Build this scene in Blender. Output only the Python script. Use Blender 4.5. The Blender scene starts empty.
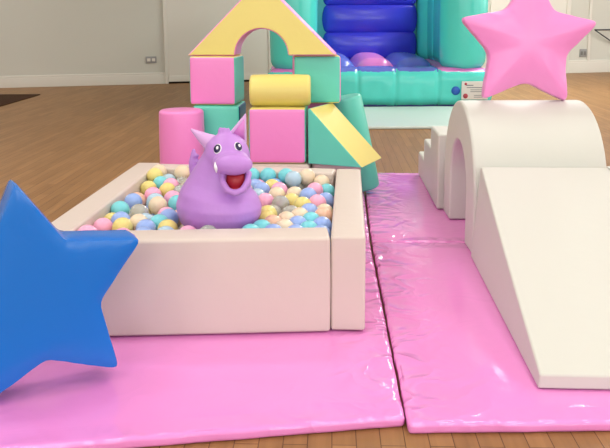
import bpy, bmesh, math, random
from mathutils import Vector, Matrix, Euler, noise
from mathutils.bvhtree import BVHTree

random.seed(7)
C = bpy.context.scene.collection
R = math.radians
YAW = R(-3.2)                       # the play corner is turned a little against the camera
MAT_T = 0.042                       # thickness of the floor mats


def uv(u, v, z=0.0):
    c, s = math.cos(YAW), math.sin(YAW)
    return Vector((c * u - s * v, s * u + c * v, z))


# ------------------------------------------------------------------ materials
def lin(c):
    return tuple(((x / 255) / 12.92 if x / 255 <= 0.04045 else ((x / 255 + 0.055) / 1.055) ** 2.4) for x in c) + (1.0,)


def material(name, rgb, rough=0.4, bump=0.0, scale=30.0, spec=0.5, coat=0.0, trans=0.0, metal=0.0, stretch=None, var=0.0):
    m = bpy.data.materials.new(name)
    m.use_nodes = True
    nt = m.node_tree
    b = nt.nodes['Principled BSDF']
    b.inputs['Base Color'].default_value = lin(rgb)
    b.inputs['Roughness'].default_value = rough
    b.inputs['Specular IOR Level'].default_value = spec
    b.inputs['Coat Weight'].default_value = coat
    b.inputs['Coat Roughness'].default_value = 0.08
    b.inputs['Transmission Weight'].default_value = trans
    b.inputs['Metallic'].default_value = metal
    tc = nt.nodes.new('ShaderNodeTexCoord')
    mp = nt.nodes.new('ShaderNodeMapping')
    if stretch:
        mp.inputs['Scale'].default_value = stretch
    nt.links.new(tc.outputs['Object'], mp.inputs['Vector'])
    nz = nt.nodes.new('ShaderNodeTexNoise')
    nz.inputs['Scale'].default_value = scale
    nz.inputs['Detail'].default_value = 3.0
    nt.links.new(mp.outputs['Vector'], nz.inputs['Vector'])
    if bump:
        bp = nt.nodes.new('ShaderNodeBump')
        bp.inputs['Strength'].default_value = 1.0
        bp.inputs['Distance'].default_value = bump
        nt.links.new(nz.outputs['Fac'], bp.inputs['Height'])
        nt.links.new(bp.outputs['Normal'], b.inputs['Normal'])
    if var:
        hs = nt.nodes.new('ShaderNodeHueSaturation')
        hs.inputs['Color'].default_value = lin(rgb)
        mr = nt.nodes.new('ShaderNodeMapRange')
        mr.inputs['From Min'].default_value = 0.3
        mr.inputs['From Max'].default_value = 0.7
        mr.inputs['To Min'].default_value = 1 - var
        mr.inputs['To Max'].default_value = 1 + var
        nt.links.new(nz.outputs['Fac'], mr.inputs['Value'])
        nt.links.new(mr.outputs['Result'], hs.inputs['Value'])
        nt.links.new(hs.outputs['Color'], b.inputs['Base Color'])
    return m


M = {}
M['mat_pink'] = material('pink_mat_vinyl', (238, 146, 214), 0.12, 0.0008, 9, 0.55)
M['pink'] = material('pink_vinyl', (240, 140, 206), 0.34, 0.0008, 25)
M['star_pink'] = material('pink_star_vinyl', (242, 148, 212), 0.3, 0.0008, 22)
M['blue'] = material('blue_vinyl', (8, 112, 206), 0.24, 0.0006, 25)
M['yellow'] = material('yellow_vinyl', (230, 216, 122), 0.36, 0.0008, 25)
M['teal'] = material('teal_vinyl', (98, 210, 186), 0.36, 0.0008, 25)
M['white'] = material('white_vinyl', (206, 208, 199), 0.5, 0.0006, 20)
M['cream'] = material('cream_vinyl', (212, 200, 190), 0.48, 0.0008, 20)
M['navy'] = material('navy_vinyl', (24, 74, 118), 0.4, 0.0008, 25)
M['turq'] = material('turquoise_inflatable', (84, 220, 208), 0.22, 0.002, 8)
M['royal'] = material('royal_blue_inflatable', (54, 56, 206), 0.2, 0.002, 8)
M['lilac_blue'] = material('periwinkle_inflatable', (96, 112, 206), 0.25, 0.002, 8)
M['inf_pink'] = material('pink_inflatable', (226, 130, 208), 0.25, 0.002, 8)
M['dragon'] = material('purple_rubber', (188, 134, 214), 0.42, 0.0008, 60)
M['dragon_light'] = material('pale_purple_rubber', (216, 172, 226), 0.42, 0.0006, 60)
M['red'] = material('red_rubber', (158, 24, 40), 0.4, 0.0005, 60)
M['eye_white'] = material('eye_white', (244, 242, 248), 0.2)
M['eye_dark'] = material('eye_dark', (26, 20, 66), 0.2)
M['paper'] = material('printed_label', (226, 226, 222), 0.5)
M['grey_ink'] = material('grey_ink', (120, 124, 132), 0.6)
M['red_ink'] = material('red_ink', (176, 70, 84), 0.6)
M['wall'] = material('wall_paint', (208, 207, 197), 0.7, 0.0006, 40)
M['trimw'] = material('gloss_white_paint', (222, 218, 208), 0.45)
M['ceil'] = material('ceiling_paint', (236, 234, 228), 0.8)
M['dark'] = material('dark_gap', (40, 34, 30), 0.8)
M['steel'] = material('grey_steel_plate', (150, 150, 148), 0.4, metal=0.3)
M['socket'] = material('dark_socket_insert', (112, 110, 106), 0.5)
M['rail'] = material('dark_rail_paint', (52, 52, 58), 0.45)
M['rug'] = material('brown_rug_pile', (70, 48, 34), 0.95, 0.004, 120, 0.1)
M['groundsheet'] = material('pale_mint_sheet', (206, 222, 216), 0.35, 0.003, 6)
BALL = {
    'y': material('ball_yellow', (230, 216, 132), 0.28), 'c': material('ball_cream', (232, 214, 184), 0.28),
    'p': material('ball_pink', (246, 176, 208), 0.28), 'b': material('ball_periwinkle', (150, 180, 236), 0.28),
    't': material('ball_turquoise', (120, 212, 220), 0.28), 'l': material('ball_pale_blue', (176, 208, 226), 0.28),
    'o': material('ball_peach', (236, 190, 162), 0.28), 'g': material('ball_clear', (222, 224, 216), 0.12, trans=0.55),
}


def wood_floor():
    m = bpy.data.materials.new('oak_strip_floor')
    m.use_nodes = True
    nt = m.node_tree
    b = nt.nodes['Principled BSDF']
    tc = nt.nodes.new('ShaderNodeTexCoord')
    mp = nt.nodes.new('ShaderNodeMapping')
    mp.inputs['Rotation'].default_value = (0, 0, R(90 + 2))
    nt.links.new(tc.outputs['Object'], mp.inputs['Vector'])
    br = nt.nodes.new('ShaderNodeTexBrick')
    br.inputs['Color1'].default_value = lin((158, 117, 74))
    br.inputs['Color2'].default_value = lin((142, 103, 62))
    br.inputs['Mortar'].default_value = lin((84, 54, 30))
    br.inputs['Scale'].default_value = 1.0
    br.inputs['Mortar Size'].default_value = 0.0016
    br.inputs['Mortar Smooth'].default_value = 0.3
    br.inputs['Brick Width'].default_value = 0.9
    br.inputs['Row Height'].default_value = 0.072
    br.offset = 0.37
    nt.links.new(mp.outputs['Vector'], br.inputs['Vector'])
    mp2 = nt.nodes.new('ShaderNodeMapping')
    mp2.inputs['Scale'].default_value = (1.6, 26, 1)
    nt.links.new(mp.outputs['Vector'], mp2.inputs['Vector'])
    nz = nt.nodes.new('ShaderNodeTexNoise')
    nz.inputs['Scale'].default_value = 1.4
    nz.inputs['Detail'].default_value = 5
    nt.links.new(mp2.outputs['Vector'], nz.inputs['Vector'])
    mr = nt.nodes.new('ShaderNodeMapRange')
    mr.inputs['From Min'].default_value = 0.3
    mr.inputs['From Max'].default_value = 0.7
    mr.inputs['To Min'].default_value = 0.86
    mr.inputs['To Max'].default_value = 1.12
    nt.links.new(nz.outputs['Fac'], mr.inputs['Value'])
    hs = nt.nodes.new('ShaderNodeHueSaturation')
    nt.links.new(br.outputs['Color'], hs.inputs['Color'])
    nt.links.new(mr.outputs['Result'], hs.inputs['Value'])
    nt.links.new(hs.outputs['Color'], b.inputs['Base Color'])
    b.inputs['Roughness'].default_value = 0.45
    b.inputs['Specular IOR Level'].default_value = 0.25
    return m


def creased_rims(m):
    """deep creases where the 'rim' attribute says the cover is gathered at the edge of a panel"""
    nt = m.node_tree
    b = nt.nodes['Principled BSDF']
    at = nt.nodes.new('ShaderNodeAttribute')
    at.attribute_name = 'rim'
    tc = nt.nodes.new('ShaderNodeTexCoord')
    nz = nt.nodes.new('ShaderNodeTexNoise')
    nz.inputs['Scale'].default_value = 5.5
    nz.inputs['Detail'].default_value = 1.5
    nz.inputs['Distortion'].default_value = 0.8
    nt.links.new(tc.outputs['Object'], nz.inputs['Vector'])
    rd = nt.nodes.new('ShaderNodeMath')       # ridge: 1 - |2n - 1|
    rd.operation = 'PINGPONG'
    rd.inputs[1].default_value = 0.5
    nt.links.new(nz.outputs['Fac'], rd.inputs[0])
    mu = nt.nodes.new('ShaderNodeMath')
    mu.operation = 'MULTIPLY'
    nt.links.new(rd.outputs[0], mu.inputs[0])
    nt.links.new(at.outputs['Fac'], mu.inputs[1])
    bp = nt.nodes.new('ShaderNodeBump')
    bp.inputs['Distance'].default_value = 0.05
    nt.links.new(mu.outputs[0], bp.inputs['Height'])
    old = b.inputs['Normal'].links[0].from_socket
    nt.links.new(old, bp.inputs['Normal'])
    nt.links.new(bp.outputs['Normal'], b.inputs['Normal'])


creased_rims(M['mat_pink'])
M['floor'] = wood_floor()


# ------------------------------------------------------------------ mesh helpers
def obj(name, bm, mats, parent=None, loc=(0, 0, 0), rot=(0, 0, 0), smooth=True, label=None, sharp=None):
    me = bpy.data.meshes.new(name)
    bmesh.ops.recalc_face_normals(bm, faces=bm.faces)
    bm.to_mesh(me)
    bm.free()
    for mm in (mats if isinstance(mats, (list, tuple)) else [mats]):
        me.materials.append(mm)
    if smooth:
        me.polygons.foreach_set('use_smooth', [True] * len(me.polygons))
        if sharp:
            me.set_sharp_from_angle(angle=R(sharp))
    o = bpy.data.objects.new(name, me)
    C.objects.link(o)
    o.location = loc
    o.rotation_euler = rot
    if parent:
        o.parent = parent
    if label:
        o['label'] = label
    return o


def tag(o, label, cat, group=None):
    o['label'] = label
    o['category'] = cat
    if group:
        o['group'] = group
    return o


def thing(name, label, cat, loc=(0, 0, 0), rz=0.0, group=None):
    o = bpy.data.objects.new(name, None)
    C.objects.link(o)
    o.empty_display_size = 0.1
    o.location = loc
    o.rotation_euler = (0, 0, rz)
    return tag(o, label, cat, group)


def structure(o):
    o['kind'] = 'structure'
    return o


def edge_params(h, r, n):
    """positions from -h to h, dense in the rounded ends"""
    k = 5
    a = [-h + r * (1 - math.cos(i / k * math.pi / 2)) * 1.0 for i in range(k + 1)]
    inner = [-(h - r) + 2 * (h - r) * i / n for i in range(1, n)]
    b = [-x for x in reversed(a)]
    return a + inner + b


def soft_box(sx, sy, sz, r=0.015, bulge=0.0, n=8, bm=None, off=(0, 0, 0), fn=None, idx=None):
    """padded box: rounded edges, faces swollen by bulge; base at z=0, centred in x and y"""
    bm = bm or bmesh.new()
    hx, hy, hz = sx / 2, sy / 2, sz / 2
    r = min(r, hx * 0.98, hy * 0.98, hz * 0.98)
    ns = n if isinstance(n, (list, tuple)) else (n, n, n)
    P = [edge_params(hx, r, ns[0]), edge_params(hy, r, ns[1]), edge_params(hz, r, ns[2])]
    H = (hx, hy, hz)
    cache = {}

    def vert(p):
        q = [max(-(H[i] - r), min(H[i] - r, p[i])) for i in range(3)]
        d = Vector([p[i] - q[i] for i in range(3)])
        # push a surface point onto the rounding
        if d.length > 1e-9:
            m_ = max(abs(x) for x in d)
            if m_ > 1e-9:
                e = Vector([x / r for x in d])
                # cube to sphere mapping keeps the spacing even
                x, y, z = e
                s = Vector((x * math.sqrt(max(0, 1 - y * y / 2 - z * z / 2 + y * y * z * z / 3)),
                            y * math.sqrt(max(0, 1 - z * z / 2 - x * x / 2 + z * z * x * x / 3)),
                            z * math.sqrt(max(0, 1 - x * x / 2 - y * y / 2 + x * x * y * y / 3))))
                d = s * r
        w = Vector(q) + d
        if bulge:
            t = [w[i] / H[i] for i in range(3)]
            for i in range(3):
                j, k = [(1, 2), (0, 2), (0, 1)][i]
                if abs(t[i]) > 0.6:
                    w[i] += math.copysign(1, t[i]) * bulge * max(0, 1 - t[j] ** 2) * max(0, 1 - t[k] ** 2) * min(1, (abs(t[i]) - 0.6) / 0.3)
        w.z += hz
        w += Vector(off)
        if fn:
            w = fn(w)
        key = (round(w.x, 5), round(w.y, 5), round(w.z, 5))
        if key not in cache:
            cache[key] = bm.verts.new(w)
        return cache[key]

    for ax in range(3):
        j, k = [(1, 2), (0, 2), (0, 1)][ax]
        for sg in (-1, 1):
            for a in range(len(P[j]) - 1):
                for b_ in range(len(P[k]) - 1):
                    vs = []
                    for (ja, kb) in ((a, b_), (a + 1, b_), (a + 1, b_ + 1), (a, b_ + 1)):
                        p = [0, 0, 0]
                        p[ax] = sg * H[ax]
                        p[j] = P[j][ja]
                        p[k] = P[k][kb]
                        v = vert(p)
                        if v not in vs:
                            vs.append(v)
                    if len(vs) >= 3:
                        try:
                            f = bm.faces.new(vs)
                            if idx:
                                f.material_index = idx(ax, sg)
                        except ValueError:
                            pass
    return bm


def prism(profile, u0, u1, r=0.012, axis='x', seg=3, ang=35):
    """profile of (a, z) swept from u0 to u1 along x (a = y) or along y (a = x), with rolled edges"""
    bm = bmesh.new()
    P = (lambda t, a, z: Vector((t, a, z))) if axis == 'x' else (lambda t, a, z: Vector((a, t, z)))
    A = [bm.verts.new(P(u0, a, z)) for a, z in profile]
    B = [bm.verts.new(P(u1, a, z)) for a, z in profile]
    n = len(profile)
    bm.faces.new(A)
    bm.faces.new(B)
    for i in range(n):
        bm.faces.new((A[i], A[(i + 1) % n], B[(i + 1) % n], B[i]))
    bmesh.ops.recalc_face_normals(bm, faces=bm.faces)
    if r:
        es = [e for e in bm.edges if len(e.link_faces) == 2 and e.calc_face_angle(0) > R(ang)]
        bmesh.ops.bevel(bm, geom=es, offset=r, segments=seg, profile=0.5, affect='EDGES', clamp_overlap=True)
    return bm


def lathe(profile, n=32, bm=None, off=(0, 0, 0), mat=None):
    bm = bm or bmesh.new()
    off = Vector(off)
    rings = []
    for r, z in profile:
        if r < 1e-6:
            p = Vector((0, 0, z))
            rings.append([bm.verts.new((mat @ p if mat else p) + off)])
        else:
            ring = []
            for i in range(n):
                p = Vector((r * math.cos(2 * math.pi * i / n), r * math.sin(2 * math.pi * i / n), z))
                ring.append(bm.verts.new((mat @ p if mat else p) + off))
            rings.append(ring)
    for a, b in zip(rings, rings[1:]):
        for i in range(n):
            j = (i + 1) % n
            if len(a) == 1 and len(b) == 1:
                continue
            if len(a) == 1:
                bm.faces.new((a[0], b[i], b[j]))
            elif len(b) == 1:
                bm.faces.new((a[i], b[0], a[j]))
            else:
                bm.faces.new((a[i], b[i], b[j], a[j]))
    return bm


def soft_cylinder(r, h, e=0.02, k=5, n=40, bulge=0.0):
    prof = [(0, 0)]
    for i in range(k + 1):
        t = i / k * math.pi / 2
        prof.append((r - e + e * math.sin(t), e - e * math.cos(t)))
    for i in range(1, 8):
        t = i / 8
        prof.append((r + bulge * 4 * t * (1 - t), e + (h - 2 * e) * t))
    for i in range(k + 1):
        t = i / k * math.pi / 2
        prof.append((r - e + e * math.cos(t), h - e + e * math.sin(t)))
    prof.append((0, h))
    return lathe(prof, n)


def ellipsoid(bm, c, rad, rot=(0, 0, 0), seg=24, rings=16):
    mtx = Matrix.Translation(Vector(c)) @ Euler(rot).to_matrix().to_4x4() @ Matrix.Diagonal((*rad, 1))
    bmesh.ops.create_uvsphere(bm, u_segments=seg, v_segments=rings, radius=1, matrix=mtx)
    return bm


def tube(bm, pts, radii, n=12, cap=True):
    """tapering tube through points"""
    pts = [Vector(p) for p in pts]
    if not isinstance(radii, (list, tuple)):
        radii = [radii] * len(pts)
    rings = []
    prev = None
    for i, p in enumerate(pts):
        d = (pts[min(i + 1, len(pts) - 1)] - pts[max(i - 1, 0)]).normalized()
        if prev is None:
            up = Vector((0, 0, 1)) if abs(d.z) < 0.9 else Vector((1, 0, 0))
            x = d.cross(up).normalized()
        else:
            x = (prev - d * prev.dot(d)).normalized()
        prev = x
        y = d.cross(x)
        rings.append([bm.verts.new(p + (x * math.cos(2 * math.pi * k / n) + y * math.sin(2 * math.pi * k / n)) * radii[i]) for k in range(n)])
    for a, b in zip(rings, rings[1:]):
        for k in range(n):
            bm.faces.new((a[k], a[(k + 1) % n], b[(k + 1) % n], b[k]))
    if cap:
        bm.faces.new(rings[0])
        bm.faces.new(list(reversed(rings[-1])))
    return bm


def star_bm(Ro, Ri, thick, puff, rot, dense=14, smooth_it=10, wr=0.004, seed=0.0, pw=3.0, taper=1.0):
    """stuffed five-pointed star standing in the x-z plane; front faces -y"""
    outline = []
    for k in range(10):
        a0 = math.pi / 2 + rot - k * math.pi / 5
        a1 = math.pi / 2 + rot - (k + 1) * math.pi / 5
        r0, r1 = (Ro, Ri) if k % 2 == 0 else (Ri, Ro)
        p0 = Vector((r0 * math.cos(a0), r0 * math.sin(a0)))
        p1 = Vector((r1 * math.cos(a1), r1 * math.sin(a1)))
        for i in range(dense):
            outline.append(p0.lerp(p1, i / dense))
    n = len(outline)
    for _ in range(smooth_it):
        outline = [(outline[i - 1] + outline[i] * 2 + outline[(i + 1) % n]) / 4 for i in range(n)]
    bm = bmesh.new()
    front = [0.0, 0.12, 0.24, 0.36, 0.48, 0.6, 0.7, 0.79, 0.87, 0.93, 0.97, 0.99]
    layers = []
    for s in front[1:]:
        layers.append((s, -(thick / 2 + puff * (1 - s ** pw))))
    e = 0.005
    layers += [(1.0, -(thick / 2 - e)), (1.008, -(thick / 2 - 0.3 * thick)), (1.014, 0), (1.008, thick / 2 - 0.3 * thick), (1.0, thick / 2 - e)]
    for s in reversed(front[1:]):
        layers.append((s, thick / 2 + puff * (1 - s ** pw)))
    rings = []
    for s, y in layers:
        ring = []
        for i, q in enumerate(outline):
            p = Vector((q.x * s, y, q.y * s))
            # thickness tapers a little into the points; seams pucker
            tip = taper * min(1.0, max(0.0, (q.length - Ri) / (Ro - Ri)))
            p.y *= 1 - 0.18 * tip * tip * s
            w = noise.noise(Vector((p.x * 14 + seed, p.z * 14, y * 8))) * wr * (s ** 3)
            w += noise.noise(Vector((i * 0.55 + seed, s * 3, y * 3))) * wr * 0.6 * (s ** 6)
            p += Vector((0, math.copysign(1, y) * w if abs(y) > 1e-6 else 0, 0)) + Vector((q.x, 0, q.y)).normalized() * w * 0.5
            ring.append(bm.verts.new(p))
        rings.append(ring)
    for a, b in zip(rings, rings[1:]):
        for i in range(n):
            bm.faces.new((a[i], a[(i + 1) % n], b[(i + 1) % n], b[i]))
    for ring, y in ((rings[0], layers[0][1]), (rings[-1], layers[-1][1])):
        c = bm.verts.new((0, y, 0))
        for i in range(n):
            bm.faces.new((c, ring[i], ring[(i + 1) % n]))
    return bm


def settle(o, z):
    """drop a rotated mesh so that its lowest point stands at height z"""
    mw = Matrix.Translation(o.location) @ o.rotation_euler.to_matrix().to_4x4()
    o.location.z += z - min((mw @ v.co).z for v in o.data.vertices)


# ------------------------------------------------------------------ camera
W_, H_ = 610, 448
F_PX, PP_Y, HORIZON, CAM_H, ROLL = 783.0, 141.0, 17.0, 1.242, -0.005
cam = bpy.data.cameras.new('camera')
cam.sensor_fit = 'HORIZONTAL'
cam.sensor_width = 36
cam.lens = F_PX / W_ * 36
cam.shift_y = -(H_ / 2 - PP_Y) / W_
cam.clip_end = 100
co = bpy.data.objects.new('camera', cam)
C.objects.link(co)
pitch = math.atan((PP_Y - HORIZON) / F_PX)
sp, cp = math.sin(pitch), math.cos(pitch)
fw, up, rt = Vector((0, cp, -sp)), Vector((0, sp, cp)), Vector((1, 0, 0))
cr, sr = math.cos(ROLL), math.sin(ROLL)
rt2, up2 = rt * cr + up * sr, up * cr - rt * sr
mm_ = Matrix((rt2, up2, -fw)).transposed().to_4x4()
mm_.translation = Vector((0, 0, CAM_H))
co.matrix_world = mm_
bpy.context.scene.camera = co

# ------------------------------------------------------------------ the hall
WALL_A = math.atan2(17.439 - 14.152, 6.793 + 5.515)          # the far wall runs at a slant


def wall_pt(x, d=0.0, z=0.0):
    """point on the far wall at world x, d in front of it"""
    y = 14.152 + (x + 5.515) * math.tan(WALL_A)
    return Vector((x + d * math.sin(WALL_A), y - d * math.cos(WALL_A), z))


def on_wall(x0, x1, z0, z1, t, r=0.004, bm=None, d=0.0):
    """slab t thick lying on the far wall between world x0 and x1 (local frame of the wall)"""
    c = math.cos(WALL_A)
    l0, l1 = (x0 + 5.515) / c, (x1 + 5.515) / c
    return soft_box(l1 - l0, t, z1 - z0, r, 0, 1, bm, ((l0 + l1) / 2, -d - t / 2, z0))


WL, WRZ = Vector((-5.515, 14.152, 0)), (0, 0, WALL_A)
X0, X1, Y0, YF, CEIL = -9.0, 12.0, -5.0, 20.0, 4.6


def plane(name, pts, m):
    bm = bmesh.new()
    bm.faces.new([bm.verts.new(p) for p in pts])
    o = bpy.data.objects.new(name, bpy.data.meshes.new(name))
    bm.to_mesh(o.data)
    bm.free()
    o.data.materials.append(m)
    C.objects.link(o)
    return structure(o)


plane('floor', [(X0, Y0, 0), (X1, Y0, 0), (X1, YF, 0), (X0, YF, 0)], M['floor'])
plane('ceiling', [(X0, Y0, CEIL), (X0, YF, CEIL), (X1, YF, CEIL), (X1, Y0, CEIL)], M['ceil'])
a_, b_ = wall_pt(X0), wall_pt(X1)
plane('wall_back', [a_, b_, b_ + Vector((0, 0, CEIL)), a_ + Vector((0, 0, CEIL))], M['wall'])
plane('wall_left', [(X0, Y0, 0), (X0, YF, 0), (X0, YF, CEIL), (X0, Y0, CEIL)], M['wall'])
plane('wall_right', [(X1, Y0, 0), (X1, Y0, CEIL), (X1, YF, CEIL), (X1, YF, 0)], M['wall'])
plane('wall_front', [(X0, Y0, 0), (X0, Y0, CEIL), (X1, Y0, CEIL), (X1, Y0, 0)], M['wall'])

bm = on_wall(-9.0, -2.64, 0, 0.175, 0.03)
on_wall(-9.0, -2.64, 0.175, 0.215, 0.018, 0.006, bm)
structure(obj('baseboard_left', bm, M['trimw'], None, WL, WRZ))
bm = on_wall(5.72, 12.0, 0, 0.235, 0.03)
on_wall(5.72, 12.0, 0.235, 0.275, 0.018, 0.006, bm)
structure(obj('baseboard_right', bm, M['trimw'], None, WL, WRZ))

# left pair of white flush doors with a dark gap under them
d1 = structure(obj('door_1', on_wall(-2.6, -0.72, 0.035, 2.6, 0.035), M['trimw'], None, WL, WRZ))
obj('kick_board', on_wall(-2.59, -0.73, 0.04, 0.15, 0.012, 0.004, None, 0.035), M['trimw'], d1)
obj('threshold_gap', on_wall(-2.6, -0.72, 0.0, 0.035, 0.01, 0.002), M['dark'], d1)
bm = on_wall(-2.66, -2.6, 0, 2.66, 0.05, 0.006)
on_wall(-0.72, -0.42, 0, 2.66, 0.05, 0.006, bm)
structure(obj('trim_1', bm, M['trimw'], None, WL, WRZ))
# right door and the upright wall battens beside it
d2 = structure(obj('door_2', on_wall(3.9, 5.64, 0.04, 2.6, 0.035), M['trimw'], None, WL, WRZ))
obj('threshold_gap', on_wall(3.9, 5.64, 0.0, 0.04, 0.01, 0.002), M['dark'], d2)
structure(obj('trim_2', on_wall(5.64, 5.74, 0, 2.66, 0.05, 0.006), M['trimw'], None, WL, WRZ))
structure(obj('trim_3', on_wall(6.2, 6.26, 0.275, 3.2, 0.03, 0.006), M['trimw'], None, WL, WRZ))


def socket(x, z, w, h, label, inner):
    t = thing('wall_socket', label, 'wall socket', wall_pt(x, 0.0, z), WALL_A, None)
    obj('face_plate', soft_box(w, 0.02, h, 0.006, 0, 2, None, (0, -0.01, -h / 2)), M['steel'], t)
    bm = bmesh.new()
    for s in (-1, 1):
        soft_box(w * 0.3, 0.008, h * 0.45, 0.003, 0, 1, bm, (s * w * 0.22, -0.022, -h * 0.25))
    obj('outlet', bm, M['socket'] if inner else M['trimw'], t)


socket(-2.9, 0.46, 0.2, 0.125, 'grey metal double socket on the wall left of the castle roof', False)
socket(6.1, 0.435, 0.17, 0.17, 'square grey socket plate on the wall right of the pink star', True)

# rail with a raking bracket on the right
t = thing('wall_rail', 'thin dark metal rail with slanting brace beside the pink star', 'rail', wall_pt(6.35, 0, 0), WALL_A)
bm = bmesh.new()
tube(bm, [(-0.10, -0.16, 0.935), (2.6, -0.16, 0.935)], 0.016)
obj('rail', bm, M['rail'], t)
bm = bmesh.new()
tube(bm, [(-0.09, -0.16, 0.93), (0.62, -0.012, 0.57)], 0.013)
obj('brace', bm, M['rail'], t)
for xx in (0.55, 1.5, 2.5):
    bm = bmesh.new()
    tube(bm, [(xx, -0.16, 0.935), (xx, -0.006, 0.935)], 0.012)
    soft_box(0.06, 0.012, 0.1, 0.004, 0, 1, bm, (xx, -0.006, 0.885))
    obj('bracket', bm, M['rail'], t)

o = obj('floor_mat', soft_box(2.3, 1.75, 0.014, 0.006, 0, 6), M['rug'], None, (-5.49, 11.94, 0.0))
tag(o, 'flat dark brown mat lying on the wooden floor beside the wall', 'doormat')

# ------------------------------------------------------------------ bouncy castle and its ground sheet
def crinkle(w):
    w = w.copy()
    if w.z > 0.015:
        w.z += 0.006 * noise.noise(Vector((w.x * 3, w.y * 3, 1.7)))
    return w


o = obj('ground_sheet', soft_box(1.5, 1.95, 0.035, 0.012, 0.006, (26, 20, 2), None, (0, 0, 0), crinkle), M['groundsheet'], None, (1.45, 9.62, 0.0))
tag(o, 'pale mint sheet spread on the floor in front of the bouncy castle', 'ground sheet')

bc = thing('bouncy_castle', 'turquoise inflatable bouncy castle with royal blue back wall', 'bouncy castle', (1.03, 10.7, 0.0))
BW = 1.56
TOPB = lambda ax, sg: 1 if ax == 2 else 0
# front beam: one long roll, gathered a little at its seams
SEAMS = (-0.80, -0.30, 0.22, 0.80)


def gathered(w):
    w = w.copy()
    g = sum(math.exp(-((w.x - s) / 0.025) ** 2) for s in SEAMS)
    w.y += 0.018 * g * (1 if w.y < 0.1 else 0)
    w.z -= 0.014 * g * (1 if w.z > 0.3 else -0.6)
    w.z += 0.006 * noise.noise(Vector((w.x * 7, w.y * 3, 0.3)))
    w.y += 0.008 * noise.noise(Vector((w.x * 8, w.z * 5, 2.3)))
    return w


bm = soft_box(2 * BW, 0.62, 0.535, 0.15, 0.02, (150, 8, 8), None, (0, 0.31, 0.0), gathered)
for f in bm.faces:
    f.normal_update()
    c = f.calc_center_median()
    top = abs(f.normal.z) > 0.72
    f.material_index = (1 if abs(c.x) < 0.80 else (2 if c.z > 0.2 else 1)) if top else 0
obj('front_beam', bm, [M['turq'], M['lilac_blue'], M['inf_pink']], bc)
for s in (-1, 1):
    bm = soft_box(0.68, 2.2, 0.535, 0.13, 0.02, 6, None, (s * (BW - 0.34), 1.75, 0.0), None, TOPB)
    obj('side_beam', bm, [M['turq'], M['inf_pink']], bc)
# bouncing bed: tubes running front to back
nb = 3
for k in range(nb):
    w_ = 1.70 / nb
    bm = soft_box(w_ * 1.03, 2.1, 0.64, 0.22, 0.03, 6, None, (-0.85 + w_ * (k + 0.5), 1.70, 0.0))
    obj('bed_tube', bm, M['inf_pink'] if k == 1 else M['lilac_blue'], bc)
# corner posts
for s in (-1, 1):
    for yy, hh in ((0.36, 2.35), (2.62, 2.35)):
        m4 = Matrix.Identity(4)
        bm = soft_cylinder(0.325, hh - 0.5, 0.16, 6, 36, 0.012)
        bmesh.ops.translate(bm, verts=bm.verts, vec=(s * (BW - 0.375), yy, 0.5))
        obj('corner_post', bm, M['turq'], bc)
    # side wall between the posts
    bm = bmesh.new()
    for k in range(3):
        soft_box(0.26, 0.78, 1.5, 0.12, 0.02, 6, bm, (s * (BW - 0.42), 0.75 + 0.74 * k, 0.5))
    obj('side_wall', bm, M['turq'], bc)
# back wall: blue rolls over a turquoise backing
bm = soft_box(2.4, 0.25, 1.75, 0.1, 0.02, 6, None, (0.0, 2.78, 0.35))
obj('back_wall', bm, M['turq'], bc)
z = 0.08
for k in range(4):
    hgt = 0.45
    bm = soft_box(1.50, 0.3, hgt + 0.012, 0.06, 0.05, 8, None, (0.065, 2.62, z))
    obj('back_roll', bm, M['royal'], bc)
    z += hgt
# printed label, blue valve
lb = obj('safety_label', soft_box(0.36, 0.012, 0.25, 0.004, 0, 2, None, (1.29, -0.034, 0.115)), M['paper'], bc, label='white printed label')
bm = bmesh.new()
for (x, z, w_, h_) in ((1.22, 0.305, 0.10, 0.012), (1.3, 0.275, 0.24, 0.01), (1.33, 0.245, 0.2, 0.008), (1.33, 0.22, 0.2, 0.008), (1.36, 0.17, 0.16, 0.008), (1.36, 0.145, 0.16, 0.008)):
    soft_box(w_, 0.002, h_, 0.001, 0, 1, bm, (x, -0.0415, z))
obj('printed_line', bm, M['grey_ink'], lb)
for (x, z, rr) in ((1.165, 0.33, 0.018), (1.165, 0.165, 0.034)):
    bm = lathe([(0, -0.001), (rr, -0.001), (rr, 0.001), (0, 0.001)], 20, None, (x, -0.0415, z), Matrix.Rotation(math.pi / 2, 4, 'X'))
    obj('warning_symbol', bm, M['red_ink'], lb)
bm = lathe([(0, -0.03), (0.045, -0.03), (0.06, -0.015), (0.06, 0.03), (0, 0.03)], 24, None, (1.036, 0.0, 0.235), Matrix.Rotation(-math.pi / 2, 4, 'X'))
obj('valve_cap', bm, material('blue_valve', (28, 92, 190), 0.35), bc, label='round blue cap')

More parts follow.
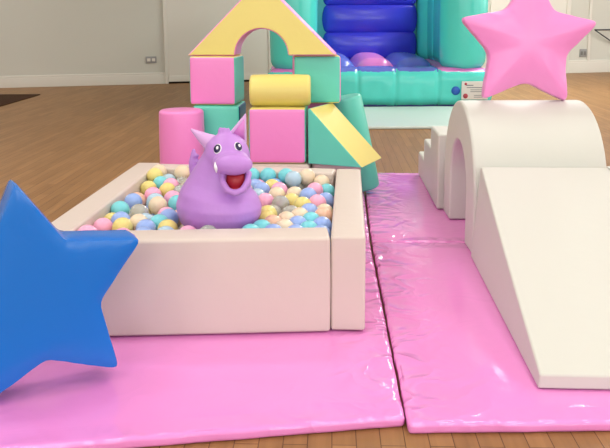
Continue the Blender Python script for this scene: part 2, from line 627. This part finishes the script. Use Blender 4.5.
# ------------------------------------------------------------------ pink floor mats
def mat_panel(q, seed, o0):
    """vinyl covered panel with corners q (front left, front right, back right, back left), creased along its rims"""
    wu = ((q[1][0] - q[0][0]) + (q[2][0] - q[3][0])) / 2
    wv = ((q[3][1] - q[0][1]) + (q[2][1] - q[1][1])) / 2
    hu, hv = wu / 2, wv / 2

    def fn(w):
        w = w.copy()
        e = min(hu - abs(w.x), hv - abs(w.y))
        top = max(0.0, min(1.0, (w.z - 0.2 * MAT_T) / (0.7 * MAT_T)))
        ax = (hu - abs(w.x)) < (hv - abs(w.y))
        k = math.exp(-(max(0, e) / 0.11) ** 2)
        a, c = (w.y, hu - abs(w.x)) if ax else (w.x, hv - abs(w.y))
        n1 = noise.noise(Vector((a * 15 + c * 6, c * 7 - a * 2, seed)))
        n2 = noise.noise(Vector((a * 7 - c * 5, c * 5, seed + 5)))
        ridge = max(0.0, 1 - abs(n1) * 3.0) ** 2 * (0.5 + n2)
        broad = noise.noise(Vector((w.x * 2.6, w.y * 2.6, seed + 4)))
        w.z -= top * (0.003 + 0.0045 * k * (1 - ridge) - 0.0022 * broad - 0.003 * (1 - k) * 0)
        w.z = min(w.z, MAT_T)
        if e < 0.012:
            n_ = noise.noise(Vector((w.x * 9, w.y * 9, seed + 9))) * 0.003 - 0.002
            w.x += n_ * (1 if ax else 0) * math.copysign(1, w.x)
            w.y += n_ * (0 if ax else 1) * math.copysign(1, w.y)
        s, t = w.x / wu + 0.5, w.y / wv + 0.5
        x = (q[0][0] * (1 - s) + q[1][0] * s) * (1 - t) + (q[3][0] * (1 - s) + q[2][0] * s) * t
        y = (q[0][1] * (1 - s) + q[1][1] * s) * (1 - t) + (q[3][1] * (1 - s) + q[2][1] * s) * t
        return Vector((x - o0[0], y - o0[1], w.z))
    return soft_box(wu, wv, MAT_T, 0.014, 0.0, (150, 150, 2), None, (0, 0, 0), fn)


def floor_mat(label, rows, seed):
    o0 = ((rows[0][0][0] + rows[0][1][0]) / 2, rows[0][0][1])
    t = thing('play_mat', label, 'play mat', uv(*o0), YAW, 'pink vinyl folding mats')
    for k in range(len(rows) - 1):
        (a, b_), (d, c) = rows[k], rows[k + 1]
        g = 0.003 if k else 0.0
        q = ((a[0], a[1] + g), (b_[0], b_[1] + g), c, d)
        p = obj('panel', mat_panel(q, seed + k * 11, o0), M['mat_pink'], t)
        at = p.data.attributes.new('rim', 'FLOAT', 'POINT')
        for i, v in enumerate(p.data.vertices):
            y = v.co.y + o0[1]
            x = v.co.x + o0[0]
            s = (y - a[1]) / (d[1] - a[1])
            l_, r_ = a[0] + (d[0] - a[0]) * s, b_[0] + (c[0] - b_[0]) * s
            side = min(abs(x - l_), abs(r_ - x)) / 0.17
            f_ = a[1] + (b_[1] - a[1]) * (x - a[0]) / (b_[0] - a[0])
            ends = min(abs(y - f_) / 0.07, abs(d[1] - y) / 0.09)
            at.data[i].value = max(0.06, math.exp(-side ** 2) * (1 - 0.5 * math.exp(-(abs(y - f_) / 0.12) ** 2)), 0.35 * math.exp(-ends ** 2))
    return t


floor_mat('pink vinyl folding mat lying under the ball pit and blue star',
          (((-1.36, 1.925), (0.177, 2.240)), ((-1.33, 4.13), (0.121, 4.13)), ((-1.30, 6.05), (0.108, 6.05))), 3.0)
floor_mat('pink vinyl folding mat lying under the white slide',
          (((0.181, 2.195), (1.66, 2.300)), ((0.129, 4.135), (1.64, 4.135)), ((0.116, 6.05), (1.62, 6.05))), 30.0)

# ------------------------------------------------------------------ white ball pit
FR, FL, BR_, BL = (0.067, 2.873), (-1.213, 2.745), (0.068, 4.21), (-1.207, 4.365)
PC = (-0.57, 2.88)
T = 0.132
pit = thing('ball_pit', 'square cream vinyl ball pit holding pastel balls and dragon', 'ball pit', uv(*PC, MAT_T + 0.0035), YAW)
ZT = 0.376


def lerp2(a, b, t):
    return (a[0] + (b[0] - a[0]) * t, a[1] + (b[1] - a[1]) * t)


def wall_panel(p, q, z, nrm_in, t=T, bulge=0.003, r=0.012):
    """straight padded wall with its outer face from p to q"""
    dx, dy = q[0] - p[0], q[1] - p[1]
    L = math.hypot(dx, dy)
    ex, ey = dx / L, dy / L
    nx, ny = -ey, ex
    if nx * nrm_in[0] + ny * nrm_in[1] < 0:
        nx, ny = -nx, -ny
    bm = soft_box(L, t, z, r, bulge, (14, 4, 8))
    for v in bm.verts:
        a, b = v.co.x + L / 2, v.co.y + t / 2
        v.co = Vector((p[0] + ex * a + nx * b - PC[0], p[1] + ey * a + ny * b - PC[1], v.co.z))
    return bm


obj('side_panel', wall_panel(FR, BR_, ZT, (-1, 0)), M['cream'], pit)
obj('side_panel', wall_panel(FL, BL, ZT, (1, 0)), M['cream'], pit)
w1 = (T + 0.001) / (FR[0] - FL[0])
obj('front_panel', wall_panel(lerp2(FL, FR, w1), lerp2(FR, FL, w1), ZT - 0.002, (0, 1), T + 0.026, 0.006), M['cream'], pit)
obj('back_panel', wall_panel(lerp2(BL, BR_, w1), lerp2(BR_, BL, w1), ZT - 0.002, (0, -1)), M['cream'], pit)
# padded bottom
bm = soft_box(1.0, 1.0, 0.205, 0.01, 0, 3)
ic = [(FL[0] + T + .003, FL[1] + T + .012), (FR[0] - T - .003, FR[1] + T + .003), (BR_[0] - T - .003, BR_[1] - T - .01), (BL[0] + T + .003, BL[1] - T - .003)]
for v in bm.verts:
    s, t_ = v.co.x + 0.5, v.co.y + 0.5
    a, b = lerp2(ic[0], ic[1], s), lerp2(ic[3], ic[2], s)
    p = lerp2(a, b, t_)
    v.co = Vector((p[0] - PC[0], p[1] - PC[1], v.co.z))
obj('bottom_pad', bm, M['cream'], pit)

# ------------------------------------------------------------------ balls
BALLS = """Y-1036,4073,404 C-1036,4165,405 C-903,4148,405 c-1036,4165,308 c-1036,4077,316 L-974,4119,362 G-888,4077,356 Y-1036,3932,363 P-971,3766,366 P-856,3695,365 B-1023,3592,374 T-1036,3421,377 Y-1036,3300,353 G-937,3378,374 y-964,3509,331 C-884,3512,378 P-825,3430,348 O-748,3386,353 O-1036,3706,353 L-889,3303,351 Y-916,3847,372 T-515,4092,405 T-427,4091,405 T-329,4079,405 p-473,4035,352 B-385,4029,359 L-286,4001,405 C-217,4065,405 G-274,4058,338 C-139,4036,379 B-437,3865,374 C-351,3764,372 Y-273,3687,358 P-395,3639,369 P-169,3897,367 B-194,3721,379 B-109,3714,357 T-109,3959,348 G-345,3473,353 G-258,3455,355 B-175,3433,371 C-109,3490,355 b-561,4041,343 p-1036,3548,298 P-1036,2969,387 c-998,3035,343 P-912,3029,359 B-824,3029,365 L-736,3035,367 P-648,3045,367 G-562,3027,375 T-392,3047,376 B-302,3057,374 B-210,3051,374 B-109,3062,369 P-1036,3169,363 Y-943,3137,374 B-842,3131,369 Y-751,3135,368 T-356,3128,374 C-263,3136,374 T-162,3135,368 B-979,3236,374 C-895,3211,371 T-806,3212,370 O-317,3207,373 B-212,3208,370 B-109,3206,368 B-784,3298,373 Y-355,3290,374 C-266,3279,370 T-159,3279,369 Y-358,3387,371 C-212,3349,371 O-109,3358,370 o-630,3452,361 p-541,3451,363 y-453,3450,366 T-802,3552,376 o-715,3516,376 p-629,3548,367 t-541,3539,365 c-453,3538,364 G-318,3595,368 Y-211,3545,374 L-917,3598,374 p-750,3623,361 b-664,3639,373 b-576,3635,371 P-145,3613,370 c-708,3717,373 c-619,3715,373 b-531,3713,372 L-442,3713,374 G-835,3797,373 c-746,3796,372 b-657,3795,372 g-569,3793,371 C-263,3776,372 p-790,3873,373 p-702,3873,373 b-614,3872,372 y-525,3871,371 P-348,3865,374 P-921,3946,375 G-833,3951,374 b-745,3950,373 g-656,3949,373 p-568,3948,371 B-480,3948,373 Y-392,3942,374 T-988,4005,373 o-788,4027,372 t-699,4026,373 t-625,4068,398 p-797,4115,374 l-675,4121,347 t-1036,2969,298 l-949,2977,298 y-863,2986,298 b-776,2995,298 c-689,3003,298 y-603,3012,298 c-516,3021,298 b-429,3029,298 y-341,3038,298 y-254,3047,298 t-161,3056,298 p-1036,3100,298 p-940,3085,298 y-852,3079,298 y-763,3082,298 c-666,3096,298 t-578,3099,298 c-487,3104,298 b-396,3110,298 c-304,3118,298 c-215,3125,298 b-109,3127,298 c-977,3165,298 p-888,3159,298 c-800,3163,298 c-712,3172,298 y-624,3175,298 c-535,3178,298 b-446,3182,298 b-358,3188,298 b-263,3198,298 t-163,3196,298 o-1036,3232,298 p-934,3242,298 p-846,3248,298 t-758,3247,298 y-670,3250,298 p-582,3252,298 c-494,3256,298 b-406,3261,298 y-318,3265,298 c-211,3270,298 l-109,3265,298 c-959,3325,298 t-884,3373,298 t-803,3340,298 c-716,3325,298 y-628,3327,298 t-541,3331,298 y-453,3335,298 y-364,3339,298 g-269,3336,298 c-156,3339,298 p-1036,3368,298 c-963,3413,298 c-891,3460,298 o-744,3455,298 p-674,3402,298 p-587,3406,298 c-499,3409,298 y-412,3413,298 t-312,3413,298 o-214,3405,298 c-109,3414,298 b-1036,3460,298 b-891,3546,298 b-816,3502,298 b-668,3499,298 b-582,3494,298 b-495,3497,298 b-408,3500,298 c-332,3544,298 g-250,3521,298 l-173,3482,298 b-1036,3636,298 c-961,3594,298 y-817,3590,298 t-741,3547,298 g-665,3588,298 y-579,3582,298 p-492,3585,298 c-406,3588,298 p-272,3622,298 c-191,3584,298 y-109,3557,298 b-965,3681,298 y-885,3645,298 y-789,3671,298 p-702,3668,298 b-614,3665,298 g-526,3666,298 b-438,3668,298 b-349,3666,298 g-194,3671,298 o-109,3648,298 g-1036,3774,298 g-917,3750,298 c-831,3746,298 p-743,3745,298 c-656,3742,298 c-568,3742,298 c-481,3744,298 y-392,3743,298 p-304,3742,298 b-217,3754,298 t-109,3779,298 b-964,3824,298 c-873,3823,298 p-786,3821,298 p-699,3819,298 c-612,3819,298 g-525,3819,298 c-438,3820,298 c-351,3821,298 l-264,3826,298 t-177,3831,298 g-1036,3874,298 c-917,3898,298 t-830,3898,298 c-742,3895,298 p-655,3895,298 p-568,3895,298 g-482,3897,298 y-396,3898,298 o-310,3900,298 y-223,3904,298 g-109,3887,298 c-954,3975,298 y-870,3976,298 l-784,3972,298 p-698,3970,298 g-611,3971,298 c-525,3974,298 c-438,3975,298 c-352,3976,298 b-265,3981,298 l-177,3978,298 p-1036,3991,298 p-951,4063,298 y-827,4053,298 p-741,4045,298 c-655,4046,298 c-602,4112,298 b-517,4102,298 g-432,4091,298 c-346,4081,298 c-196,4063,298 p-109,4051,298 g-923,4151,298 b-835,4140,298 y-748,4130,298"""
bm = bmesh.new()
bmesh.ops.create_uvsphere(bm, u_segments=24, v_segments=14, radius=0.0435)
CN = {'y': 'yellow', 'c': 'cream', 'p': 'pink', 'b': 'periwinkle blue', 't': 'turquoise', 'l': 'pale blue', 'o': 'peach', 'g': 'clear'}
mesh_of = {}
for k in CN:
    me = bpy.data.meshes.new('play_ball')
    bm.to_mesh(me)
    me.polygons.foreach_set('use_smooth', [True] * len(me.polygons))
    me.materials.append(BALL[k])
    mesh_of[k] = me
bm.free()
ORD = ['first', 'second', 'third', 'fourth', 'fifth', 'sixth', 'seventh', 'eighth', 'ninth', 'tenth', 'eleventh', 'twelfth',
       'thirteenth', 'fourteenth', 'fifteenth', 'sixteenth']
balls = []
for tok in BALLS.split():
    u, v, z = [int(x) / 1000 for x in tok[1:].split(',')]
    balls.append((tok[0].lower(), tok[0].isupper(), u, v, z))
rank = {}
for k in CN:                                  # count each colour on each side from the back wall, balls on top only
    for left in (True, False):
        row = sorted([t for t in balls if t[0] == k and t[1] and (t[2] < -0.57) == left], key=lambda t: -t[3])
        for i, t in enumerate(row):
            rank[t] = (i, len(row))
for t in balls:
    k, vis, u, v, z = t
    o = bpy.data.objects.new('play_ball', mesh_of[k])
    C.objects.link(o)
    o.location = uv(u, v, z)
    o.rotation_euler = (random.random() * 6, random.random() * 6, 0)
    side = 'left of' if u < -0.57 else 'right of'
    if vis:
        i, n = rank[t]
        if n == 1:
            lab = 'only %s ball on top %s the purple dragon' % (CN[k], side)
        elif i == n - 1:
            lab = '%s ball nearest the front rim %s the dragon' % (CN[k], side)
        elif i == 0:
            lab = '%s ball closest to the back wall %s the dragon' % (CN[k], side)
        else:
            lab = '%s %s ball counted from the back wall %s the dragon' % (ORD[i], CN[k], side)
    else:
        lab = '%s ball buried under the top balls %s the dragon' % (CN[k], side)
    tag(o, lab, 'ball', 'plastic balls in the ball pit')

# ------------------------------------------------------------------ purple dragon hopper
DB = Vector((-0.377, 3.265, 0.303))
dg = thing('dragon_hopper', 'purple rubber dragon hopper with open red mouth in the ball pit', 'ride-on toy', DB)


def blob(name, parts, voxel, mat, parent, smooth=6, label=None):
    bm = bmesh.new()
    for p in parts:
        if p[0] == 'e':
            ellipsoid(bm, *p[1:])
        elif p[0] == 'l':
            tube(bm, p[1], p[2], 48)
        else:
            tube(bm, p[1], p[2], 14)
            for q, rr in ((p[1][0], p[2][0]), (p[1][-1], p[2][-1])):
                ellipsoid(bm, q, (rr, rr, rr), seg=12, rings=8)
    o = obj(name, bm, mat, parent, label=label)
    md = o.modifiers.new('r', 'REMESH')
    md.mode = 'VOXEL'
    md.voxel_size = voxel
    sm = o.modifiers.new('s', 'SMOOTH')
    sm.factor = 0.5
    sm.iterations = smooth
    dgp = bpy.context.evaluated_depsgraph_get()
    me = bpy.data.meshes.new_from_object(o.evaluated_get(dgp))
    o.modifiers.clear()
    o.data = me
    me.polygons.foreach_set('use_smooth', [True] * len(me.polygons))
    return o


bodyp = [
    ('l', [(0.006, 0, 0.035), (0.006, 0, 0.05), (0.006, 0, 0.075), (0.008, 0, 0.11), (0.009, 0, 0.143), (0.011, 0, 0.19), (0.018, -0.003, 0.232), (0.030, -0.008, 0.274), (0.042, -0.015, 0.318), (0.048, -0.02, 0.345)],
     [0.11, 0.145, 0.172, 0.187, 0.190, 0.173, 0.141, 0.123, 0.108, 0.098]),
    ('e', (0.050, -0.025, 0.342), (0.102, 0.104, 0.098)),          # skull
    ('e', (0.078, -0.110, 0.334), (0.082, 0.085, 0.048)),            # muzzle
    ('e', (0.092, -0.166, 0.334), (0.082, 0.052, 0.042)),
    ('e', (0.095, -0.09, 0.252), (0.066, 0.075, 0.045)),             # lower jaw
    ('t', [(0.042, -0.13, 0.292), (0.047, -0.175, 0.265), (0.068, -0.196, 0.238), (0.098, -0.203, 0.229), (0.128, -0.196, 0.238), (0.148, -0.175, 0.265), (0.152, -0.13, 0.292)],
     [0.015, 0.014, 0.014, 0.014, 0.014, 0.014, 0.015]),
    ('e', (0.098, -0.145, 0.232), (0.05, 0.055, 0.016)),
    ('t', [(-0.085, 0.07, 0.18), (-0.106, 0.07, 0.25), (-0.114, 0.07, 0.305), (-0.108, 0.07, 0.352)], [0.036, 0.024, 0.019, 0.010]),   # tail
]
for i, (x, z) in enumerate(((-0.090, 0.333), (-0.084, 0.308), (-0.080, 0.284), (-0.077, 0.260))):
    bodyp.append(('e', (x - 0.006, 0.06, z), (0.016, 0.013, 0.009)))
for i in range(3):
    bodyp.append(('e', (0.024 + 0.018 * i, -0.03, 0.440 - 0.002 * i), (0.011, 0.012, 0.024)))
body = blob('body', bodyp, 0.005, M['dragon'], dg, 9)
bvh = BVHTree.FromPolygons([v.co for v in body.data.vertices], [p.vertices for p in body.data.polygons])


def on_body(x, z):
    h = bvh.ray_cast(Vector((x, -1, z)), Vector((0, 1, 0)))
    return h[0], h[1]


# mouth lining
bm = bmesh.new()
ellipsoid(bm, (0.098, -0.130, 0.264), (0.046, 0.055, 0.046))
mo = obj('mouth', bm, M['red'], dg, label='red open mouth')
bm = bmesh.new()
ellipsoid(bm, (0.099, -0.165, 0.242), (0.028, 0.028, 0.010))
obj('tongue', bm, material('dark_red_rubber', (150, 18, 40), 0.35), mo)
for x, z in ((0.020, 0.386), (0.106, 0.391)):
    p, n = on_body(x, z)
    rot = n.to_track_quat('Z', 'Y').to_matrix().to_4x4()
    bm = bmesh.new()
    bmesh.ops.create_uvsphere(bm, u_segments=24, v_segments=12, radius=1, matrix=Matrix.Translation(p) @ rot @ Matrix.Diagonal((0.0185, 0.0215, 0.006, 1)))
    ey = obj('eye', bm, M['eye_white'], dg)
    bm = bmesh.new()
    bmesh.ops.create_uvsphere(bm, u_segments=20, v_segments=10, radius=1, matrix=Matrix.Translation(p + n * 0.005) @ rot @ Matrix.Diagonal((0.0160, 0.0176, 0.004, 1)))
    pu = obj('pupil', bm, M['eye_dark'], ey, label='dark pupil')
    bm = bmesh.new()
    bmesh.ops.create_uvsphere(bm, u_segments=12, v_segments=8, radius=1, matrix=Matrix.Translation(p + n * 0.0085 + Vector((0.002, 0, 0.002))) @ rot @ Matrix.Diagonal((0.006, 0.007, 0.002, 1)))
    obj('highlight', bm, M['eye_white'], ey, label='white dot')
# ears
blob('ear', [('t', [(-0.02, 0.01, 0.390), (-0.062, 0.02, 0.414), (-0.110, 0.03, 0.444)], [0.038, 0.024, 0.006])], 0.005, M['dragon_light'], dg, 4)
bm = bmesh.new()
v = [bm.verts.new(q) for q in ((0.050, -0.02, 0.425), (0.132, 0.005, 0.385), (0.133, 0.005, 0.514), (0.054, 0.014, 0.425), (0.135, 0.036, 0.385), (0.136, 0.020, 0.514))]
for f in ((0, 1, 2), (3, 5, 4), (0, 2, 5, 3), (1, 4, 5, 2), (0, 3, 4, 1)):
    bm.faces.new([v[i] for i in f])
bmesh.ops.bevel(bm, geom=list(bm.edges), offset=0.006, segments=3, profile=0.5, affect='EDGES')
ear = obj('ear', bm, M['dragon_light'], dg)
bm = bmesh.new()
v = [bm.verts.new(q) for q in ((0.075, -0.0165, 0.430), (0.127, -0.0005, 0.405), (0.128, 0.0, 0.492), (0.075, -0.0085, 0.430), (0.127, 0.0075, 0.405), (0.128, 0.008, 0.492))]
for f in ((0, 1, 2), (3, 5, 4), (0, 2, 5, 3), (1, 4, 5, 2), (0, 3, 4, 1)):
    bm.faces.new([v[i] for i in f])
obj('inner_ear', bm, material('rose_rubber', (206, 124, 196), 0.45), ear, label='rose inner ear')
# small white fang at the left corner of the muzzle
p, n = on_body(0.020, 0.326)
bm = bmesh.new()
tube(bm, [p + Vector((0, 0.01, 0.014)), p + Vector((0, -0.004, 0.0)), p + Vector((0.002, -0.004, -0.02))], [0.009, 0.009, 0.002], 10)
obj('fang', bm, M['eye_white'], dg, label='white fang')

dg.scale = (0.96, 0.95, 1.055)

# ------------------------------------------------------------------ foam block castle behind the pit
FB = 'foam castle building blocks'
BASE_Z = MAT_T


def block(name, label, cat, bm, mats, loc, rz=YAW, sharp=None):
    o = obj(name, bm, mats, None, loc, (0, 0, rz), True, None, sharp)
    return tag(o, label, cat, FB)


def two_tone(front, side, top):
    return [M[front], M[side], M[top]], (lambda ax, sg: {0: 1, 1: 0, 2: 2}[ax])


# lowest course, mostly hidden by the pit wall
for x0, x1, yy, m_, lb_ in ((-0.36, 0.04, 4.92, 'cream', 'cream foam block on the mat beneath the pink cube'),
                           (0.05, 0.36, 4.98, 'cream', 'cream foam block on the mat beneath the teal wedge'),
                           (-0.72, -0.38, 5.10, 'cream', 'cream foam block on the mat beneath the upright teal block')):
    block('foam_block', lb_, 'foam block', soft_box(x1 - x0 - 0.006, 0.34, 0.30, 0.02, 0.004, 6), M[m_], ((x0 + x1) / 2, yy, BASE_Z))
Z1 = BASE_Z + 0.304
ms, ix = two_tone('pink', 'teal', 'yellow')
block('foam_block', 'pink foam cube with yellow top in the middle of the castle', 'foam block',
      soft_box(0.352, 0.31, 0.343, 0.022, 0.004, 8, None, (0, 0, 0), None, ix), ms, (-0.163, 4.92, Z1))
ms, ix = two_tone('teal', 'navy', 'teal')
block('foam_block', 'teal foam block behind the dragon carrying the upper pink cube', 'foam block',
      soft_box(0.305, 0.32, 0.342, 0.022, 0.004, 8, None, (0, 0, 0), None, ix), ms, (-0.557, 5.11, Z1))
block('foam_pillar', 'upright pink foam cylinder at the left end of the castle', 'foam cylinder',
      soft_cylinder(0.139, 0.634, 0.022, 5, 44, 0.003), M['pink'], (-0.772, 4.86, BASE_Z))
# wedge: right-angled triangle with yellow slope, turned to the right
prof = [(0, 0), (0.356, 0), (0.346, 0.012), (0.012, 0.345), (0, 0.34)]
bm = prism(prof, 0, 0.36, 0.012, 'y')
for f in bm.faces:
    f.normal_update()
    if f.normal.x > 0.5 and f.normal.z > 0.5:
        f.material_index = 1
wd = block('foam_wedge', 'teal foam wedge with yellow slope facing right on the castle', 'foam wedge', bm, [M['teal'], M['yellow']], (0.018, 4.76, Z1), R(-25), 40)
md = wd.modifiers.new('n', 'WEIGHTED_NORMAL')
# block behind the wedge carrying the upper teal cube
block('foam_block', 'pink foam block hidden behind the wedge under the upper teal cube', 'foam block',
      soft_box(0.2, 0.2, 0.343, 0.02, 0.004, 6), M['pink'], (0.075, 5.25, Z1))
block('foam_block', 'yellow foam block on the mat behind the wedge carrying a pink block', 'foam block',
      soft_box(0.2, 0.2, 0.30, 0.02, 0.004, 6), M['yellow'], (0.075, 5.26, BASE_Z))
Z2 = Z1 + 0.347
ms, ix = two_tone('pink', 'teal', 'yellow')
block('foam_block', 'pink foam cube with teal side carrying the roof at left', 'foam block',
      soft_box(0.296, 0.30, 0.305, 0.02, 0.005, 8, None, (0, 0, 0), None, ix), ms, (-0.568, 5.10, Z2), R(-7))
ms, ix = two_tone('teal', 'pink', 'yellow')
block('foam_block', 'teal foam cube with yellow top carrying the roof at right', 'foam block',
      soft_box(0.302, 0.30, 0.305, 0.02, 0.005, 8, None, (0, 0, 0), None, ix), ms, (0.075, 5.16, Z2), R(2))
bm = soft_cylinder(0.098, 0.378, 0.02, 5, 40, 0.003)
for f in bm.faces:
    f.normal_update()
    if f.normal.z > 0.9:
        f.material_index = 1
bmesh.ops.rotate(bm, verts=bm.verts, cent=(0, 0, 0), matrix=Matrix.Rotation(math.pi / 2, 3, 'Y'))
block('foam_cylinder', 'yellow foam cylinder lying on top of the middle pink cube', 'foam cylinder', bm, [M['yellow'], M['pink']], (-0.341, 4.895, Z2 + 0.098 - 0.001), R(-2))
# roof with arched opening
prof = [(-0.474, 0.0), (-0.168, 0.0)]
for i in range(1, 20):
    a = math.pi - math.pi * i / 20
    prof.append((0.0 + 0.168 * math.cos(a), 0.168 * math.sin(a)))
prof += [(0.168, 0.0), (0.474, 0.0), (0.10, 0.376), (-0.10, 0.376)]
bm = prism(prof, 0, 0.29, 0.012, 'y', 3, 30)
for f in bm.faces:
    f.normal_update()
    f.material_index = 0 if abs(f.normal.y) > 0.75 else 1
rf = block('foam_roof', 'yellow arched foam roof spanning the two upper cubes', 'foam roof', bm, [M['yellow'], M['pink']], (-0.273, 4.965, Z2 + 0.309), YAW, 30)
rf.modifiers.new('n', 'WEIGHTED_NORMAL')
# teal cylinder leaning on the back right of the castle
bm = soft_cylinder(0.106, 0.66, 0.02, 5, 40, 0.003)
lc = block('foam_cylinder', 'teal foam cylinder leaning behind the wedge at the right end', 'foam cylinder', bm, M['teal'], (0.415, 5.34, 0.1))
lc.rotation_euler = (R(2), R(-12), 0)
settle(lc, MAT_T + 0.001)

# ------------------------------------------------------------------ stars
bs = obj('star_cushion', star_bm(0.378, 0.204, 0.15, 0.008, 0.10, 14, 2, 0.003, 2.0, 8.0, 0.0), M['blue'], None, (-0.885, 2.425, 0.335), (-0.02, 0, 0.46), True, None, 35)
tag(bs, 'blue vinyl star cushion standing on the mat before the ball pit', 'star cushion')
settle(bs, MAT_T + 0.001)

# ------------------------------------------------------------------ white slide set
SL_U0, SL_U1 = 0.62, 1.28
sl = thing('slide', 'white foam slide ramp running down to the mat front', 'slide', uv(0.95, 2.43, MAT_T), YAW)
L_ = 1.425
prof = [(0, 0), (L_, 0), (L_, 0.462), (L_ - 0.03, 0.462)]
for i in range(1, 12):
    t_ = 1 - i / 12
    prof.append(((L_ - 0.03) * t_, 0.050 + 0.412 * t_ - 0.010 * math.sin(math.pi * t_)))
prof.append((0, 0.050))
bm = prism(prof, SL_U0 - 0.95, SL_U1 - 0.95, 0.008, 'x', 3, 25)
for v in bm.verts:
    v.co.x += 0.035 * max(0.0, v.co.z / 0.46) * max(0.0, -v.co.x / 0.33)
so = obj('ramp', bm, M['white'], sl, smooth=True, sharp=30)
so.modifiers.new('n', 'WEIGHTED_NORMAL')
bm = bmesh.new()
soft_box(0.05, 0.06, 0.006, 0.002, 0, 2, bm, (SL_U1 - 0.95 + 0.012, L_ - 0.03, 0.463))
obj('corner_tab', bm, M['white'], sl)

# arch block
AV, AR, AI, LEG = 4.335, 0.468, 0.247, 0.272
prof = [(-AR, 0), (-AI, 0), (-AI, LEG)]
for i in range(1, 24):
    a = math.pi - math.pi * i / 24
    prof.append((AI * math.cos(a), LEG + AI * math.sin(a)))
prof += [(AI, LEG), (AI, 0), (AR, 0), (AR, LEG)]
for i in range(1, 36):
    a = math.pi * i / 36
    prof.append((AR * math.cos(a), LEG + AR * math.sin(a)))
prof.append((-AR, LEG))
bm = prism(prof, -0.335, 0.335, 0.016, 'x', 3, 30)
ar = obj('arch_tunnel', bm, M['white'], None, Vector((1.187, 4.29, MAT_T)), (0, 0, R(-1.0)), True, None, 30)
ar.modifiers.new('n', 'WEIGHTED_NORMAL')
tag(ar, 'white foam arch tunnel between the slide and the steps', 'arch tunnel')

# steps
prof = [(0, 0), (1.13, 0), (1.13, 0.178), (0.77, 0.178), (0.77, 0.332), (0.385, 0.332), (0.385, 0.478), (0, 0.478)]
bm = prism(prof, -0.33, 0.33, 0.014, 'x', 3, 30)
stp = obj('foam_steps', bm, M['white'], None, Vector((1.156, 4.785, MAT_T)), (0, 0, R(-2.3)), True, None, 30)
stp.modifiers.new('n', 'WEIGHTED_NORMAL')
tag(stp, 'three white foam steps rising to the back of the arch tunnel', 'steps')

ps = obj('star_cushion', star_bm(0.392, 0.212, 0.08, 0.05, -0.035, 14, 4, 0.006, 8.0, 2.4, 0.35), M['star_pink'], None, (1.213, 4.30, 1.073), (-0.05, 0, -0.02))
tag(ps, 'pink vinyl star cushion standing on top of the arch tunnel', 'star cushion')
settle(ps, MAT_T + LEG + AR + 0.0)

# ------------------------------------------------------------------ light: ceiling panels, added fill and glint lamps and daylight
def area(name, loc, rot, sx, sy, power, col=(1, 1, 1)):
    l = bpy.data.lights.new(name, 'AREA')
    l.shape = 'RECTANGLE'
    l.size, l.size_y = sx, sy
    l.energy = power
    l.color = col
    o = bpy.data.objects.new(name, l)
    C.objects.link(o)
    o.location, o.rotation_euler = loc, rot
    return o


for x in (-5.2, -1.8, 1.6, 5.4):
    for y in (-3.0, 0.2, 3.2, 5.6):
        area('ceiling_or_glint_light', (x, y, CEIL - 0.05), (0, 0, 0), 1.2, 0.6, 46, (1.0, 0.985, 0.96))
for x in (7.8,):
    area('ceiling_or_glint_light', (x, 12.5, CEIL - 0.05), (0, 0, 0), 1.2, 0.6, 46, (1.0, 0.985, 0.96))
# unseen fill panels added behind the camera to brighten the front faces
for x in (-5.0, -1.0, 3.0, 7.0):
    area('daylight_or_fill', (x, Y0 + 0.05, 2.4), (R(90), 0, 0), 2.2, 2.4, 115, (0.96, 0.98, 1.0))
# overhead strip added to throw glints along the mat seam
area('ceiling_or_glint_light', (3.5, 12.2, CEIL - 0.05), (0, 0, 0), 1.0, 4.4, 470, (1.0, 0.985, 0.96))
area('ceiling_or_glint_light', (-6.6, 11.0, CEIL - 0.05), (0, 0, 0), 1.0, 5.0, 130, (1.0, 0.985, 0.96))  # second added strip, for glints on the seam from the left
# windows in the right wall
for y in (0.5, 5.0, 9.5, 14.0):
    area('daylight_or_fill', (X1 - 0.05, y, 2.6), (0, R(90), 0), 2.2, 2.2, 160, (0.95, 0.98, 1.0))

w = bpy.data.worlds.new('world')
w.use_nodes = True
w.node_tree.nodes['Background'].inputs['Color'].default_value = (0.9, 0.94, 1, 1)
w.node_tree.nodes['Background'].inputs['Strength'].default_value = 0.5
bpy.context.scene.world = w
sc = bpy.context.scene
sc.view_settings.view_transform = 'Standard'
sc.view_settings.look = 'None'
sc.view_settings.exposure = -0.42
sc.view_settings.gamma = 1.0
sc.view_settings.use_curve_mapping = False
